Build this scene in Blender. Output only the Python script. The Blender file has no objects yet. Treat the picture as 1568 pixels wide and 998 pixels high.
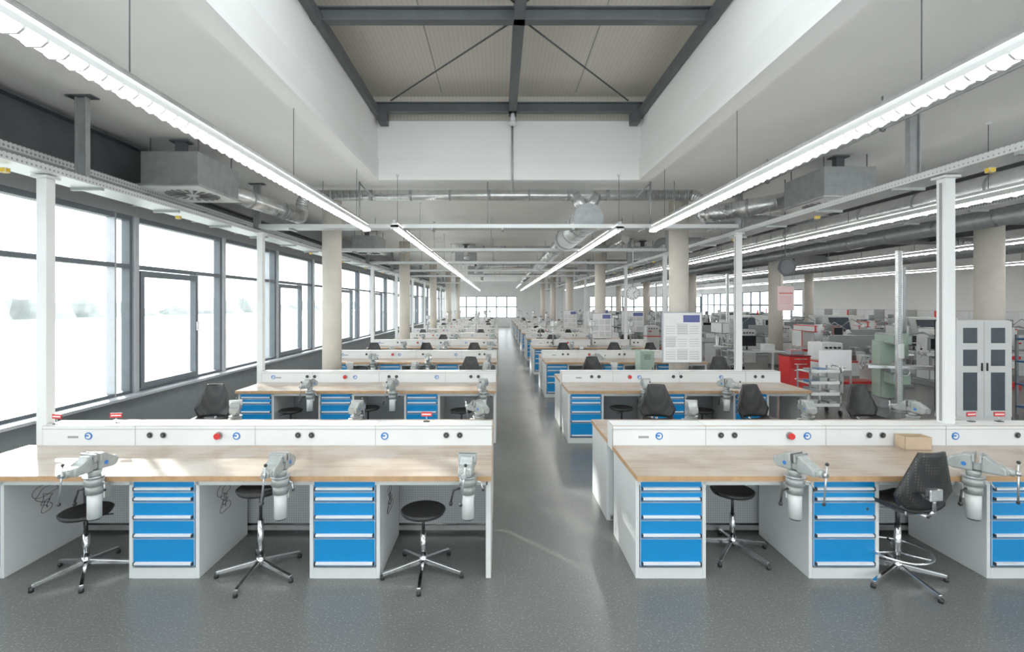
import bpy, bmesh, math, random
from mathutils import Vector, Matrix
random.seed(7)
scene = bpy.context.scene
try:
    scene.view_settings.view_transform = 'Standard'
    scene.view_settings.look = 'None'
    scene.view_settings.exposure = 0.43
    scene.view_settings.gamma = 1.08
except Exception as e:
    print(e)

# ------------------------------------------------------------------ materials
def new_mat(name):
    m = bpy.data.materials.new(name); m.use_nodes = True
    nt = m.node_tree
    b = nt.nodes['Principled BSDF']
    return m, nt, b

def mat(name, col, rough=0.5, metal=0.0, var=0.06, scale=6.0, bump=0.0, emit=0.0, spec=0.5, detail=4):
    m, nt, b = new_mat(name)
    tc = nt.nodes.new('ShaderNodeTexCoord')
    n = nt.nodes.new('ShaderNodeTexNoise'); n.inputs['Scale'].default_value = scale
    n.inputs['Detail'].default_value = detail
    nt.links.new(tc.outputs['Object'], n.inputs['Vector'])
    r = nt.nodes.new('ShaderNodeValToRGB')
    r.color_ramp.elements[0].position = 0.3; r.color_ramp.elements[1].position = 0.7
    r.color_ramp.elements[0].color = tuple(max(0, c*(1-var)) for c in col)+(1,)
    r.color_ramp.elements[1].color = tuple(min(1, c*(1+var)) for c in col)+(1,)
    nt.links.new(n.outputs['Fac'], r.inputs['Fac'])
    nt.links.new(r.outputs['Color'], b.inputs['Base Color'])
    b.inputs['Roughness'].default_value = rough
    b.inputs['Metallic'].default_value = metal
    b.inputs['Specular IOR Level'].default_value = spec
    if bump > 0:
        bp = nt.nodes.new('ShaderNodeBump'); bp.inputs['Strength'].default_value = bump
        bp.inputs['Distance'].default_value = 0.01
        nt.links.new(n.outputs['Fac'], bp.inputs['Height'])
        nt.links.new(bp.outputs['Normal'], b.inputs['Normal'])
    if emit > 0:
        b.inputs['Emission Color'].default_value = tuple(col)+(1,)
        b.inputs['Emission Strength'].default_value = emit
    return m

M = {}
M['white'] = mat('white_lacquer', (0.74, 0.75, 0.75), 0.38, var=0.03, scale=3)
M['cab'] = mat('cabinet_grey_white', (0.64, 0.66, 0.66), 0.4, var=0.03, scale=3)
M['seam'] = mat('seam_grey', (0.28, 0.29, 0.29), 0.6)
M['blue'] = mat('drawer_blue', (0.0, 0.215, 0.53), 0.33, var=0.05, scale=2)
M['black'] = mat('black_plastic', (0.017, 0.017, 0.019), 0.4, var=0.2, scale=20)
M['dark'] = mat('dark_steel', (0.085, 0.09, 0.10), 0.5, var=0.12, scale=5)
M['roofsteel'] = mat('roof_steel_grey', (0.10, 0.11, 0.12), 0.5, var=0.1, scale=5)
M['steel'] = mat('brushed_steel', (0.55, 0.56, 0.57), 0.32, metal=0.85, var=0.1, scale=15)
M['chrome'] = mat('chrome', (0.72, 0.73, 0.75), 0.12, metal=1.0, var=0.04)
M['galv'] = mat('galvanised', (0.66, 0.67, 0.67), 0.26, metal=0.8, var=0.12, scale=9)
M['galvd'] = mat('galvanised_dark', (0.36, 0.375, 0.38), 0.38, metal=0.5, var=0.12, scale=9)
M['vice'] = mat('vice_paint', (0.36, 0.385, 0.375), 0.33, metal=0.25, var=0.12, scale=12)
M['red'] = mat('signal_red', (0.62, 0.025, 0.025), 0.4)
M['logo'] = mat('round_badge_blue', (0.03, 0.17, 0.5), 0.4)
M['concrete'] = mat('column_concrete', (0.60, 0.56, 0.50), 0.75, var=0.08, scale=2.5, bump=0.1)
M['wall'] = mat('wall_paint', (0.80, 0.80, 0.78), 0.8, var=0.03, scale=1.0)
M['wallg'] = mat('upper_wall_grey', (0.36, 0.37, 0.38), 0.8, var=0.05, scale=1.0)
M['ceil'] = mat('ceiling_paint', (0.85, 0.85, 0.84), 0.85, var=0.04, scale=0.8)
M['upst'] = mat('skylight_paint', (0.88, 0.88, 0.88), 0.85, var=0.02, scale=0.8)
M['frame'] = mat('window_aluminium', (0.40, 0.42, 0.45), 0.4, metal=0.3, var=0.05)
M['framed'] = mat('window_dark_frame', (0.11, 0.13, 0.15), 0.45, var=0.08)
M['parapet'] = mat('parapet_grey', (0.18, 0.20, 0.21), 0.6, var=0.06)
M['green'] = mat('machine_green', (0.36, 0.47, 0.39), 0.4)
M['mach'] = mat('machine_white', (0.68, 0.70, 0.69), 0.4, var=0.05)
M['machg'] = mat('machine_grey', (0.28, 0.30, 0.31), 0.45)
M['yellow'] = mat('yellow_tag', (0.75, 0.5, 0.03), 0.5)
M['paper'] = mat('paper', (0.80, 0.80, 0.81), 0.8, var=0.02)
M['pink'] = mat('paper_pink', (0.82, 0.60, 0.60), 0.8, var=0.03)
M['ink'] = mat('print_ink', (0.12, 0.14, 0.35), 0.8)
M['marker'] = mat('marker_ink', (0.06, 0.06, 0.07), 0.7)
M['screen'] = mat('screen_glass', (0.015, 0.018, 0.022), 0.12)
M['cabglass'] = mat('cabinet_glass_dark', (0.08, 0.10, 0.12), 0.1)
M['card'] = mat('cardboard', (0.55, 0.42, 0.29), 0.8, var=0.08)
M['bluep'] = mat('blue_plastic_bin', (0.05, 0.16, 0.38), 0.4)

def glow(name, s):
    m, nt, b = new_mat(name)
    b.inputs['Base Color'].default_value = (1, 1, 1, 1)
    b.inputs['Emission Color'].default_value = (1.0, 0.985, 0.95, 1)
    b.inputs['Emission Strength'].default_value = s
    return m
M['tube'] = glow('lamp_tube_glow', 16.0)
M['ceil_glow'] = glow('added_ceiling_glow', 7.0)  # glow for strips added to the lamps to brighten the ceiling

def perf(name, col, hole, scale, metal=0.4, thr=0.3):
    m, nt, b = new_mat(name)
    tc = nt.nodes.new('ShaderNodeTexCoord')
    v = nt.nodes.new('ShaderNodeTexVoronoi'); v.inputs['Scale'].default_value = scale
    v.inputs['Randomness'].default_value = 0.0
    nt.links.new(tc.outputs['Object'], v.inputs['Vector'])
    lt = nt.nodes.new('ShaderNodeMath'); lt.operation = 'LESS_THAN'; lt.inputs[1].default_value = thr
    nt.links.new(v.outputs['Distance'], lt.inputs[0])
    mx = nt.nodes.new('ShaderNodeMix'); mx.data_type = 'RGBA'
    mx.inputs['A'].default_value = tuple(col)+(1,); mx.inputs['B'].default_value = tuple(hole)+(1,)
    nt.links.new(lt.outputs[0], mx.inputs['Factor'])
    nt.links.new(mx.outputs['Result'], b.inputs['Base Color'])
    b.inputs['Metallic'].default_value = metal; b.inputs['Roughness'].default_value = 0.42
    return m
M['perf'] = perf('perforated_sheet', (0.46, 0.48, 0.49), (0.18, 0.19, 0.20), 45, 0.2, 0.36)
M['tray'] = perf('perforated_tray', (0.68, 0.70, 0.71), (0.30, 0.31, 0.32), 22, 0.5, 0.3)
M['seatperf'] = perf('perforated_black', (0.018, 0.018, 0.02), (0.08, 0.075, 0.06), 45, 0.0, 0.28)

# wood bench top
m, nt, b = new_mat('beech_bench_top')
tc = nt.nodes.new('ShaderNodeTexCoord')
mp = nt.nodes.new('ShaderNodeMapping'); mp.inputs['Scale'].default_value = (0.9, 14, 14)
nt.links.new(tc.outputs['Object'], mp.inputs['Vector'])
n1 = nt.nodes.new('ShaderNodeTexNoise'); n1.inputs['Scale'].default_value = 1.6; n1.inputs['Detail'].default_value = 6
nt.links.new(mp.outputs['Vector'], n1.inputs['Vector'])
n2 = nt.nodes.new('ShaderNodeTexNoise'); n2.inputs['Scale'].default_value = 3.2; n2.inputs['Detail'].default_value = 6
nt.links.new(tc.outputs['Object'], n2.inputs['Vector'])
r1 = nt.nodes.new('ShaderNodeValToRGB')
r1.color_ramp.elements[0].position = 0.3; r1.color_ramp.elements[1].position = 0.7
r1.color_ramp.elements[0].color = (0.27, 0.205, 0.15, 1); r1.color_ramp.elements[1].color = (0.43, 0.34, 0.26, 1)
nt.links.new(n1.outputs['Fac'], r1.inputs['Fac'])
r2 = nt.nodes.new('ShaderNodeValToRGB')
r2.color_ramp.elements[0].position = 0.40; r2.color_ramp.elements[1].position = 0.62
r2.color_ramp.elements[0].color = (0, 0, 0, 1); r2.color_ramp.elements[1].color = (0.7, 0.7, 0.7, 1)
nt.links.new(n2.outputs['Fac'], r2.inputs['Fac'])
mx = nt.nodes.new('ShaderNodeMix'); mx.data_type = 'RGBA'
nt.links.new(r2.outputs['Color'], mx.inputs['Factor'])
nt.links.new(r1.outputs['Color'], mx.inputs['A']); mx.inputs['B'].default_value = (0.46, 0.41, 0.36, 1)
nt.links.new(mx.outputs['Result'], b.inputs['Base Color'])
b.inputs['Roughness'].default_value = 0.30
M['wood'] = m
M['woodedge'] = mat('beech_edge', (0.46, 0.28, 0.145), 0.5, var=0.15, scale=12)

# floor
m, nt, b = new_mat('resin_floor')
tc = nt.nodes.new('ShaderNodeTexCoord')
n1 = nt.nodes.new('ShaderNodeTexNoise'); n1.inputs['Scale'].default_value = 0.7; n1.inputs['Detail'].default_value = 5
n2 = nt.nodes.new('ShaderNodeTexNoise'); n2.inputs['Scale'].default_value = 70; n2.inputs['Detail'].default_value = 2
for n in (n1, n2): nt.links.new(tc.outputs['Object'], n.inputs['Vector'])
r1 = nt.nodes.new('ShaderNodeValToRGB')
r1.color_ramp.elements[0].color = (0.130, 0.134, 0.128, 1); r1.color_ramp.elements[1].color = (0.165, 0.170, 0.163, 1)
r1.color_ramp.elements[0].position = 0.3; r1.color_ramp.elements[1].position = 0.75
nt.links.new(n1.outputs['Fac'], r1.inputs['Fac'])
r2 = nt.nodes.new('ShaderNodeValToRGB')
r2.color_ramp.elements[0].color = (0.85, 0.85, 0.85, 1); r2.color_ramp.elements[1].color = (1.7, 1.7, 1.7, 1)
r2.color_ramp.elements[0].position = 0.56; r2.color_ramp.elements[1].position = 0.75
nt.links.new(n2.outputs['Fac'], r2.inputs['Fac'])
mx = nt.nodes.new('ShaderNodeMix'); mx.data_type = 'RGBA'; mx.blend_type = 'MULTIPLY'; mx.inputs['Factor'].default_value = 0.85
nt.links.new(r1.outputs['Color'], mx.inputs['A']); nt.links.new(r2.outputs['Color'], mx.inputs['B'])
nt.links.new(mx.outputs['Result'], b.inputs['Base Color'])
b.inputs['Roughness'].default_value = 0.26
b.inputs['Specular IOR Level'].default_value = 0.5
bp = nt.nodes.new('ShaderNodeBump'); bp.inputs['Strength'].default_value = 0.08; bp.inputs['Distance'].default_value = 0.01
nt.links.new(n2.outputs['Fac'], bp.inputs['Height']); nt.links.new(bp.outputs['Normal'], b.inputs['Normal'])
M['floor'] = m

m, nt, b = new_mat('roof_deck_sheet')
tc = nt.nodes.new('ShaderNodeTexCoord')
w = nt.nodes.new('ShaderNodeTexWave'); w.inputs['Scale'].default_value = 5.0; w.bands_direction = 'X'
nt.links.new(tc.outputs['Object'], w.inputs['Vector'])
r1 = nt.nodes.new('ShaderNodeValToRGB')
r1.color_ramp.elements[0].color = (0.62, 0.59, 0.54, 1); r1.color_ramp.elements[1].color = (0.68, 0.65, 0.595, 1)
nt.links.new(w.outputs['Fac'], r1.inputs['Fac']); nt.links.new(r1.outputs['Color'], b.inputs['Base Color'])
b.inputs['Roughness'].default_value = 0.6
M['deck'] = m

m = bpy.data.materials.new('window_glass'); m.use_nodes = True
nt = m.node_tree; nt.nodes.clear()
o = nt.nodes.new('ShaderNodeOutputMaterial'); t = nt.nodes.new('ShaderNodeBsdfTransparent')
g = nt.nodes.new('ShaderNodeBsdfGlossy'); g.inputs['Roughness'].default_value = 0.05
mxs = nt.nodes.new('ShaderNodeMixShader'); mxs.inputs[0].default_value = 0.06
t.inputs['Color'].default_value = (0.95, 0.98, 0.98, 1)
nt.links.new(t.outputs[0], mxs.inputs[1]); nt.links.new(g.outputs[0], mxs.inputs[2]); nt.links.new(mxs.outputs[0], o.inputs[0])
M['glass'] = m
M['ground'] = mat('ground_hazed', (0.36, 0.38, 0.36), 0.9, var=0.25, scale=0.1)  # pale ground colour stands in for outdoor haze and glare
M['hedge'] = mat('woodland_hazed', (0.31, 0.33, 0.33), 1.0, var=0.3, scale=0.25, detail=8)  # haze over the trees is put into this pale grey

# ------------------------------------------------------------------ mesh builder
class MB:
    def __init__(s):
        s.bm = bmesh.new(); s.mats = []
    def mi(s, k):
        if k not in s.mats: s.mats.append(k)
        return s.mats.index(k)
    def box(s, x0, y0, z0, x1, y1, z1, k, bev=0.0, M4=None):
        i = s.mi(k)
        co = [(x0,y0,z0),(x1,y0,z0),(x1,y1,z0),(x0,y1,z0),(x0,y0,z1),(x1,y0,z1),(x1,y1,z1),(x0,y1,z1)]
        vs = [s.bm.verts.new((M4 @ Vector(c)) if M4 else c) for c in co]
        fs = [s.bm.faces.new([vs[a] for a in f]) for f in ((0,3,2,1),(4,5,6,7),(0,1,5,4),(1,2,6,5),(2,3,7,6),(3,0,4,7))]
        for f in fs: f.material_index = i
        if bev > 0:
            es = list({e for f in fs for e in f.edges})
            bmesh.ops.bevel(s.bm, geom=es, offset=bev, segments=2, affect='EDGES', profile=0.5)
        return s
    def cyl(s, p0, p1, r, k, seg=14, r2=None, cap=True):
        i = s.mi(k); p0 = Vector(p0); p1 = Vector(p1); d = p1-p0
        if d.length < 1e-6: return s
        q = Vector((0,0,1)).rotation_difference(d.normalized()).to_matrix().to_4x4()
        mt = Matrix.Translation((p0+p1)/2) @ q
        res = bmesh.ops.create_cone(s.bm, cap_ends=cap, segments=seg, radius1=r, radius2=(r if r2 is None else r2), depth=d.length, matrix=mt)
        for f in {f for v in res['verts'] for f in v.link_faces}:
            f.material_index = i
            if len(f.verts) == 4: f.smooth = True
        return s
    def ball(s, p, r, k, seg=12, sc=(1,1,1)):
        i = s.mi(k)
        res = bmesh.ops.create_uvsphere(s.bm, u_segments=seg, v_segments=max(6, seg//2), radius=r, matrix=Matrix.Translation(p) @ Matrix.Diagonal((*sc, 1)))
        for f in {f for v in res['verts'] for f in v.link_faces}: f.material_index = i; f.smooth = True
        return s
    def tube(s, pts, r, k, seg=10):
        for a, b2 in zip(pts[:-1], pts[1:]):
            s.cyl(a, b2, r, k, seg)
        for p in pts[1:-1]: s.ball(p, r, k, seg)
        return s
    def ring(s, c, R, r, k, axis='z', seg=28, cs=8):
        i = s.mi(k); c = Vector(c); rows = []
        for a in range(seg):
            t = 2*math.pi*a/seg; row = []
            for b2 in range(cs):
                p = 2*math.pi*b2/cs
                x = (R+r*math.cos(p))*math.cos(t); y = (R+r*math.cos(p))*math.sin(t); z = r*math.sin(p)
                v = Vector((x,y,z)) if axis == 'z' else (Vector((x,z,y)) if axis == 'y' else Vector((z,x,y)))
                row.append(s.bm.verts.new(c+v))
            rows.append(row)
        for a in range(seg):
            for b2 in range(cs):
                f = s.bm.faces.new((rows[a][b2], rows[(a+1)%seg][b2], rows[(a+1)%seg][(b2+1)%cs], rows[a][(b2+1)%cs]))
                f.material_index = i; f.smooth = True
        return s
    def prism(s, poly, axis, a0, a1, k, bev=0.0, M4=None):
        i = s.mi(k)
        def P(u, v, a):
            c = (a,u,v) if axis == 'x' else ((u,a,v) if axis == 'y' else (u,v,a))
            return (M4 @ Vector(c)) if M4 else c
        A = [s.bm.verts.new(P(u,v,a0)) for u,v in poly]; B = [s.bm.verts.new(P(u,v,a1)) for u,v in poly]
        n = len(poly); fs = [s.bm.faces.new(A), s.bm.faces.new(list(reversed(B)))]
        for j in range(n): fs.append(s.bm.faces.new((A[j],B[j],B[(j+1)%n],A[(j+1)%n])))
        for f in fs: f.material_index = i
        if bev > 0:
            es = list({e for f in fs for e in f.edges})
            bmesh.ops.bevel(s.bm, geom=es, offset=bev, segments=2, affect='EDGES', profile=0.5)
        return s
    def sheet(s, fn, nu, nv, th, k):
        i = s.mi(k); F = []; B = []
        for a in range(nu+1):
            f_, b_ = [], []
            for c in range(nv+1):
                p, n = fn(a/nu, c/nv)
                f_.append(s.bm.verts.new(p)); b_.append(s.bm.verts.new(Vector(p)+Vector(n)*th))
            F.append(f_); B.append(b_)
        def q(*v):
            f = s.bm.faces.new(v); f.material_index = i; f.smooth = True
        for a in range(nu):
            for c in range(nv):
                q(F[a][c],F[a+1][c],F[a+1][c+1],F[a][c+1]); q(B[a][c],B[a][c+1],B[a+1][c+1],B[a+1][c])
            q(F[a][0],B[a][0],B[a+1][0],F[a+1][0]); q(F[a][nv],F[a+1][nv],B[a+1][nv],B[a][nv])
        for c in range(nv):
            q(F[0][c],F[0][c+1],B[0][c+1],B[0][c]); q(F[nu][c],B[nu][c],B[nu][c+1],F[nu][c+1])
        return s
    def mesh(s, name):
        bmesh.ops.recalc_face_normals(s.bm, faces=s.bm.faces)
        me = bpy.data.meshes.new(name); s.bm.to_mesh(me); s.bm.free()
        for k in s.mats: me.materials.append(M[k])
        return me

def put(name, me, loc=(0,0,0), rz=0.0, sc=None):
    if isinstance(me, MB): me = me.mesh(name)
    o = bpy.data.objects.new(name, me); scene.collection.objects.link(o)
    o.location = loc; o.rotation_euler = (0, 0, math.radians(rz))
    if sc: o.scale = sc
    return o

# ------------------------------------------------------------------ dimensions
XL, XR, YB, YF, ZC = -5.3, 20.0, 48.0, -4.3, 4.45
OX0, OX1, OY0, OY1 = -2.10, 2.46, -0.6, 8.5   # roof opening
YG = 4.4                                      # added glazing out of view, lets sky light in from OY0 to YG

put('floor', MB().box(XL-0.2, YF-0.2, -0.2, XR+0.2, YB+0.2, 0, 'floor'))
c = MB()
c.box(XL-0.2, YF-0.2, ZC, OX0, YB+0.2, ZC+0.3, 'ceil')
c.box(OX1, YF-0.2, ZC, XR+0.2, YB+0.2, ZC+0.3, 'ceil')
c.box(OX0, OY1, ZC, OX1, YB+0.2, ZC+0.3, 'ceil')
c.box(OX0, YF-0.2, ZC, OX1, OY0, ZC+0.3, 'ceil')
put('ceiling', c)
c = MB()
zt = 5.42
c.box(OX0-0.2, OY0-0.2, ZC+0.3, OX0-0.03, OY1+0.2, zt, 'upst')
c.box(OX1+0.03, OY0-0.2, ZC+0.3, OX1+0.2, OY1+0.2, zt, 'upst')
c.box(OX0-0.03, OY1+0.03, ZC+0.3, OX1+0.03, OY1+0.2, zt, 'upst')
c.box(OX0-0.03, OY0-0.2, ZC+0.3, OX1+0.03, OY0-0.03, zt, 'upst')
for (a, b_, d, e) in ((OX0-0.22, OY0, OX0+0.0, OY1), (OX1, OY0, OX1+0.22, OY1), (OX0-0.22, OY1, OX1+0.22, OY1+0.14)):
    c.box(a, b_, ZC-0.07, d, e, ZC, 'upst')
put('wall_skylight_upstand', c)
c = MB()
c.box(OX0-0.3, YG, 5.92, OX1+0.3, OY1+0.3, 6.0, 'deck')
for sx in (-1.0, 1.35):
    c.box(sx-0.005, YG, 5.91, sx+0.005, OY1, 5.92, 'seam')
c.box(OX0-0.25, OY0-0.2, zt, OX0-0.2, OY1+0.25, 5.92, 'deck')
c.box(OX1+0.2, OY0-0.2, zt, OX1+0.25, OY1+0.25, 5.92, 'deck')
c.box(OX0-0.2, OY1+0.2, zt, OX1+0.2, OY1+0.25, 5.92, 'deck')
put('ceiling_roof_deck', c)
c = MB()
c.box(OX0-0.3, OY0-0.3, 5.95, OX1+0.3, YG, 5.955, 'glass')
y = OY0-0.3
while y < YG+0.1:
    c.box(OX0-0.3, y-0.03, 5.90, OX1+0.3, y+0.03, 5.99, 'frame'); y += 1.32
for x in (OX0-0.3, OX0+1.0, 0.24, OX1-1.0, OX1+0.3): c.box(x-0.025, OY0-0.3, 5.90, x+0.025, YG, 5.98, 'frame')
put('window_added_rooflight', c)  # unseen glazed roof part, added to brighten the skylight and front faces
def ibeam(mb, p0, p1, w, h, k='roofsteel', t=0.015):
    p0 = Vector(p0); p1 = Vector(p1); d = p1-p0; L = d.length
    q = d.to_track_quat('Y', 'Z').to_matrix().to_4x4(); mt = Matrix.Translation(p0) @ q
    mb.box(-w/2, 0, -h/2, w/2, L, -h/2+t, k, M4=mt); mb.box(-w/2, 0, h/2-t, w/2, L, h/2, k, M4=mt)
    mb.box(-t/2, 0, -h/2+t, t/2, L, h/2-t, k, M4=mt)
c = MB()
xm = 0.24
for yb in (0.15, 2.9, 5.65, 8.3):
    ibeam(c, (OX0-0.1, yb, 5.56), (OX1+0.1, yb, 5.56), 0.12, 0.16)
ibeam(c, (xm, OY0, 5.58), (xm, OY1, 5.58), 0.13, 0.2)
c.box(OX0-0.02, OY0, 5.42, OX0+0.06, OY1, 5.56, 'roofsteel'); c.box(OX1-0.06, OY0, 5.42, OX1+0.02, OY1, 5.56, 'roofsteel')
for x in (OX0+0.12, OX1-0.12):
    c.box(x-0.07, 8.25, 5.3, x+0.07, 8.45, 5.5, 'roofsteel')
for (a, b_) in (((OX0+0.3, 8.1), (xm, 5.75)), ((OX1-0.3, 8.1), (xm, 5.75)), ((OX0+0.3, 2.9), (xm, 5.55)), ((OX1-0.3, 2.9), (xm, 5.55))):
    c.cyl((a[0], a[1], 5.6), (b_[0], b_[1], 5.6), 0.012, 'dark', 8)
put('roof_steel_frame', c)
c = MB()
c.cyl((xm, 8.25, 5.30), (xm, 8.25, 5.44), 0.05, 'white', r2=0.03); c.cyl((xm, 8.25, 5.26), (xm, 8.25, 5.30), 0.07, 'white')
c.cyl((xm, 8.47, ZC-0.3), (xm, 8.47, 5.48), 0.018, 'galvd', 8)
c.cyl((xm, 8.25, 5.46), (xm, 8.47, 5.46), 0.013, 'galv', 8)
put('smoke_detector', c)
for sx, x in ((1, -2.55), (-1, 2.78)):
    c = MB(); c.cyl((x, 8.9, 3.62), (x, 8.9, ZC), 0.018, 'galvd', 8); c.cyl((x, 8.9, ZC-0.03), (x+sx*0.25, 8.9, ZC-0.28), 0.014, 'galvd', 8)
    put('pipe_hanger', c)

# walls
c = MB()
c.box(XL-0.2, YF, 0, XL, YB, 0.88, 'parapet')
c.box(XL-0.2, YF, 3.48, XL, YB, ZC, 'wallg')
put('wall_left', c)
c = MB()
c.box(XL, YF, 0.88, XL+0.18, YB, 0.92, 'frame', 0.005)
put('trim_sill', c)
c = MB()
ibeam(c, (XL+0.16, YF, 4.05), (XL+0.16, 7.3, 4.05), 0.26, 0.7, 'dark', 0.03)
y = YF+0.5
while y < 7.3:
    c.box(XL+0.03, y, 3.74, XL+0.28, y+0.03, 4.36, 'dark'); y += 3.8
ibeam(c, (XL+0.12, 7.3, 3.85), (XL+0.12, YB, 3.85), 0.18, 0.3, 'dark', 0.02)
put('steel_edge_beam', c)
c = MB()
c.box(XR, YF, 0, XR+0.2, 32, ZC, 'wall'); c.box(XR, 32, 0, XR+0.2, YB, 1.1, 'wall'); c.box(XR, 32, 3.2, XR+0.2, YB, ZC, 'wall')
put('wall_right', c)
c = MB()
c.box(XL, YB, 0, XR, YB+0.2, 0.9, 'wall'); c.box(XL, YB, 3.0, XR, YB+0.2, ZC, 'wall')
c.box(XL, YB, 0.9, -4.2, YB+0.2, 3.0, 'wall'); c.box(1.8, YB, 0.9, 9.0, YB+0.2, 3.0, 'wall')
put('wall_back', c)
c = MB()
c.box(XL, YF-0.2, 0, XR, YF, 0.5, 'wall'); c.box(XL, YF-0.2, 3.7, XR, YF, ZC, 'wall')
put('wall_front', c)
c = MB(); c.box(XL, YF, 0, XL+0.02, YB-0.01, 0.1, 'dark'); put('baseboard_left', c)

P = 2.27
def winmesh(kind):
    c = MB(); z0, z1, zt_ = 0.9, 3.48, 2.75
    x0, x1 = -0.14, -0.02
    c.box(x0, 0, z0, x1+0.04, 0.09, z1, 'frame', 0.004)
    c.box(x0, 0.10, z0, x1, 0.14, z1, 'framed')
    c.box(x0, P-0.05, z0, x1, P-0.001, z1, 'framed')
    c.box(x0, 0.09, z0, x1, P, z0+0.06, 'framed'); c.box(x0, 0.09, z1-0.07, x1, P, z1, 'framed')
    c.box(x0, 0.09, zt_-0.03, x1, P, zt_+0.03, 'framed')
    c.box(x0+0.05, 0.1, z0+0.04, x0+0.055, P-0.02, z1-0.04, 'glass')
    if kind == 'A':
        m0 = 1.50
        c.box(x0, m0, z0, x1, m0+0.05, zt_, 'frame')
        for a in ((0.14, z0+0.06, 0.21, zt_-0.06), (m0-0.08, z0+0.06, m0-0.01, zt_-0.06), (0.14, z0+0.06, m0-0.01, z0+0.14), (0.14, zt_-0.14, m0-0.01, zt_-0.05)):
            c.box(x1-0.06, a[0], a[1], x1+0.03, a[2], a[3], 'framed', 0.003)
        c.box(x1+0.03, m0-0.06, 1.75, x1+0.06, m0-0.03, 1.90, 'steel', 0.003); c.box(x1+0.06, m0-0.06, 1.75, x1+0.075, m0-0.03, 1.77, 'steel')
    else:
        c.box(x0, 1.95, z0, x1, 1.98, z1, 'frame')
    return c.mesh('window_'+kind)
wA, wB = winmesh('A'), winmesh('B')
n = 0; k = -5
while 7.05+P*k < YB-1:
    put('window_%d' % (n+1), wA if (k % 2 == 0) else wB, (XL, 7.05+P*k, 0)); n += 1; k += 1
def gridwin(name, w, h, nx, nz, loc, rz=0):
    global n
    c = MB()
    for i in range(nx+1): c.box(i*w/nx-0.06, -0.05, 0, i*w/nx+0.06, 0.05, h, 'framed')
    for j in range(nz+1): c.box(0, -0.04, j*h/nz-0.06, w, 0.04, j*h/nz+0.06, 'framed')
    c.box(0, -0.003, 0, w, 0.003, h, 'glass')
    n += 1
    put('window_%d' % n, c, loc, rz)
gridwin('b', 6.0, 2.1, 6, 2, (-4.2, YB+0.1, 0.9))
gridwin('b', 11.0, 2.1, 10, 2, (9.0, YB+0.1, 0.9))
gridwin('r', 16.0, 2.1, 12, 2, (XR+0.1, 32, 1.1), 90)
gridwin('f', 25.3, 3.2, 14, 2, (XL, YF-0.1, 0.5))  # unseen window band behind camera, made wide to light the front faces

# outside
put('ground_outside', MB().box(-150, -80, -0.6, XL-0.3, 200, -0.5, 'ground'))
c = MB(); i0 = c.mi('hedge'); rnd = random.Random(5)
prev = None
for j in range(260):
    yy = -60+j*1.4
    hh = 2.6+1.3*math.sin(j*0.13)+0.8*math.sin(j*0.51+1)+rnd.uniform(-0.35, 0.35)
    a = c.bm.verts.new((-85+3*math.sin(j*0.7), yy, -0.5)); b2 = c.bm.verts.new((-87, yy, hh)); d2 = c.bm.verts.new((-93, yy, hh*0.8))
    if prev:
        f = c.bm.faces.new((prev[0], a, b2, prev[1])); f.material_index = i0
        f = c.bm.faces.new((prev[1], b2, d2, prev[2])); f.material_index = i0
    prev = (a, b2, d2)
put('distant_treeline', c)

# ------------------------------------------------------------------ columns
def column(x, y, r=0.19):
    c = MB(); c.cyl((0,0,0), (0,0,ZC), r, 'concrete', 32); c.cyl((0,0,0), (0,0,0.08), r+0.01, 'dark', 32)
    put('concrete_column', c, (x, y, 0))
for i in range(5):
    yy = 9.85+7.6*i
    column(-3.38, yy); column(3.65, yy); column(9.95, yy, 0.23)
    if i > 0: column(16.0, yy, 0.2)

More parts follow.
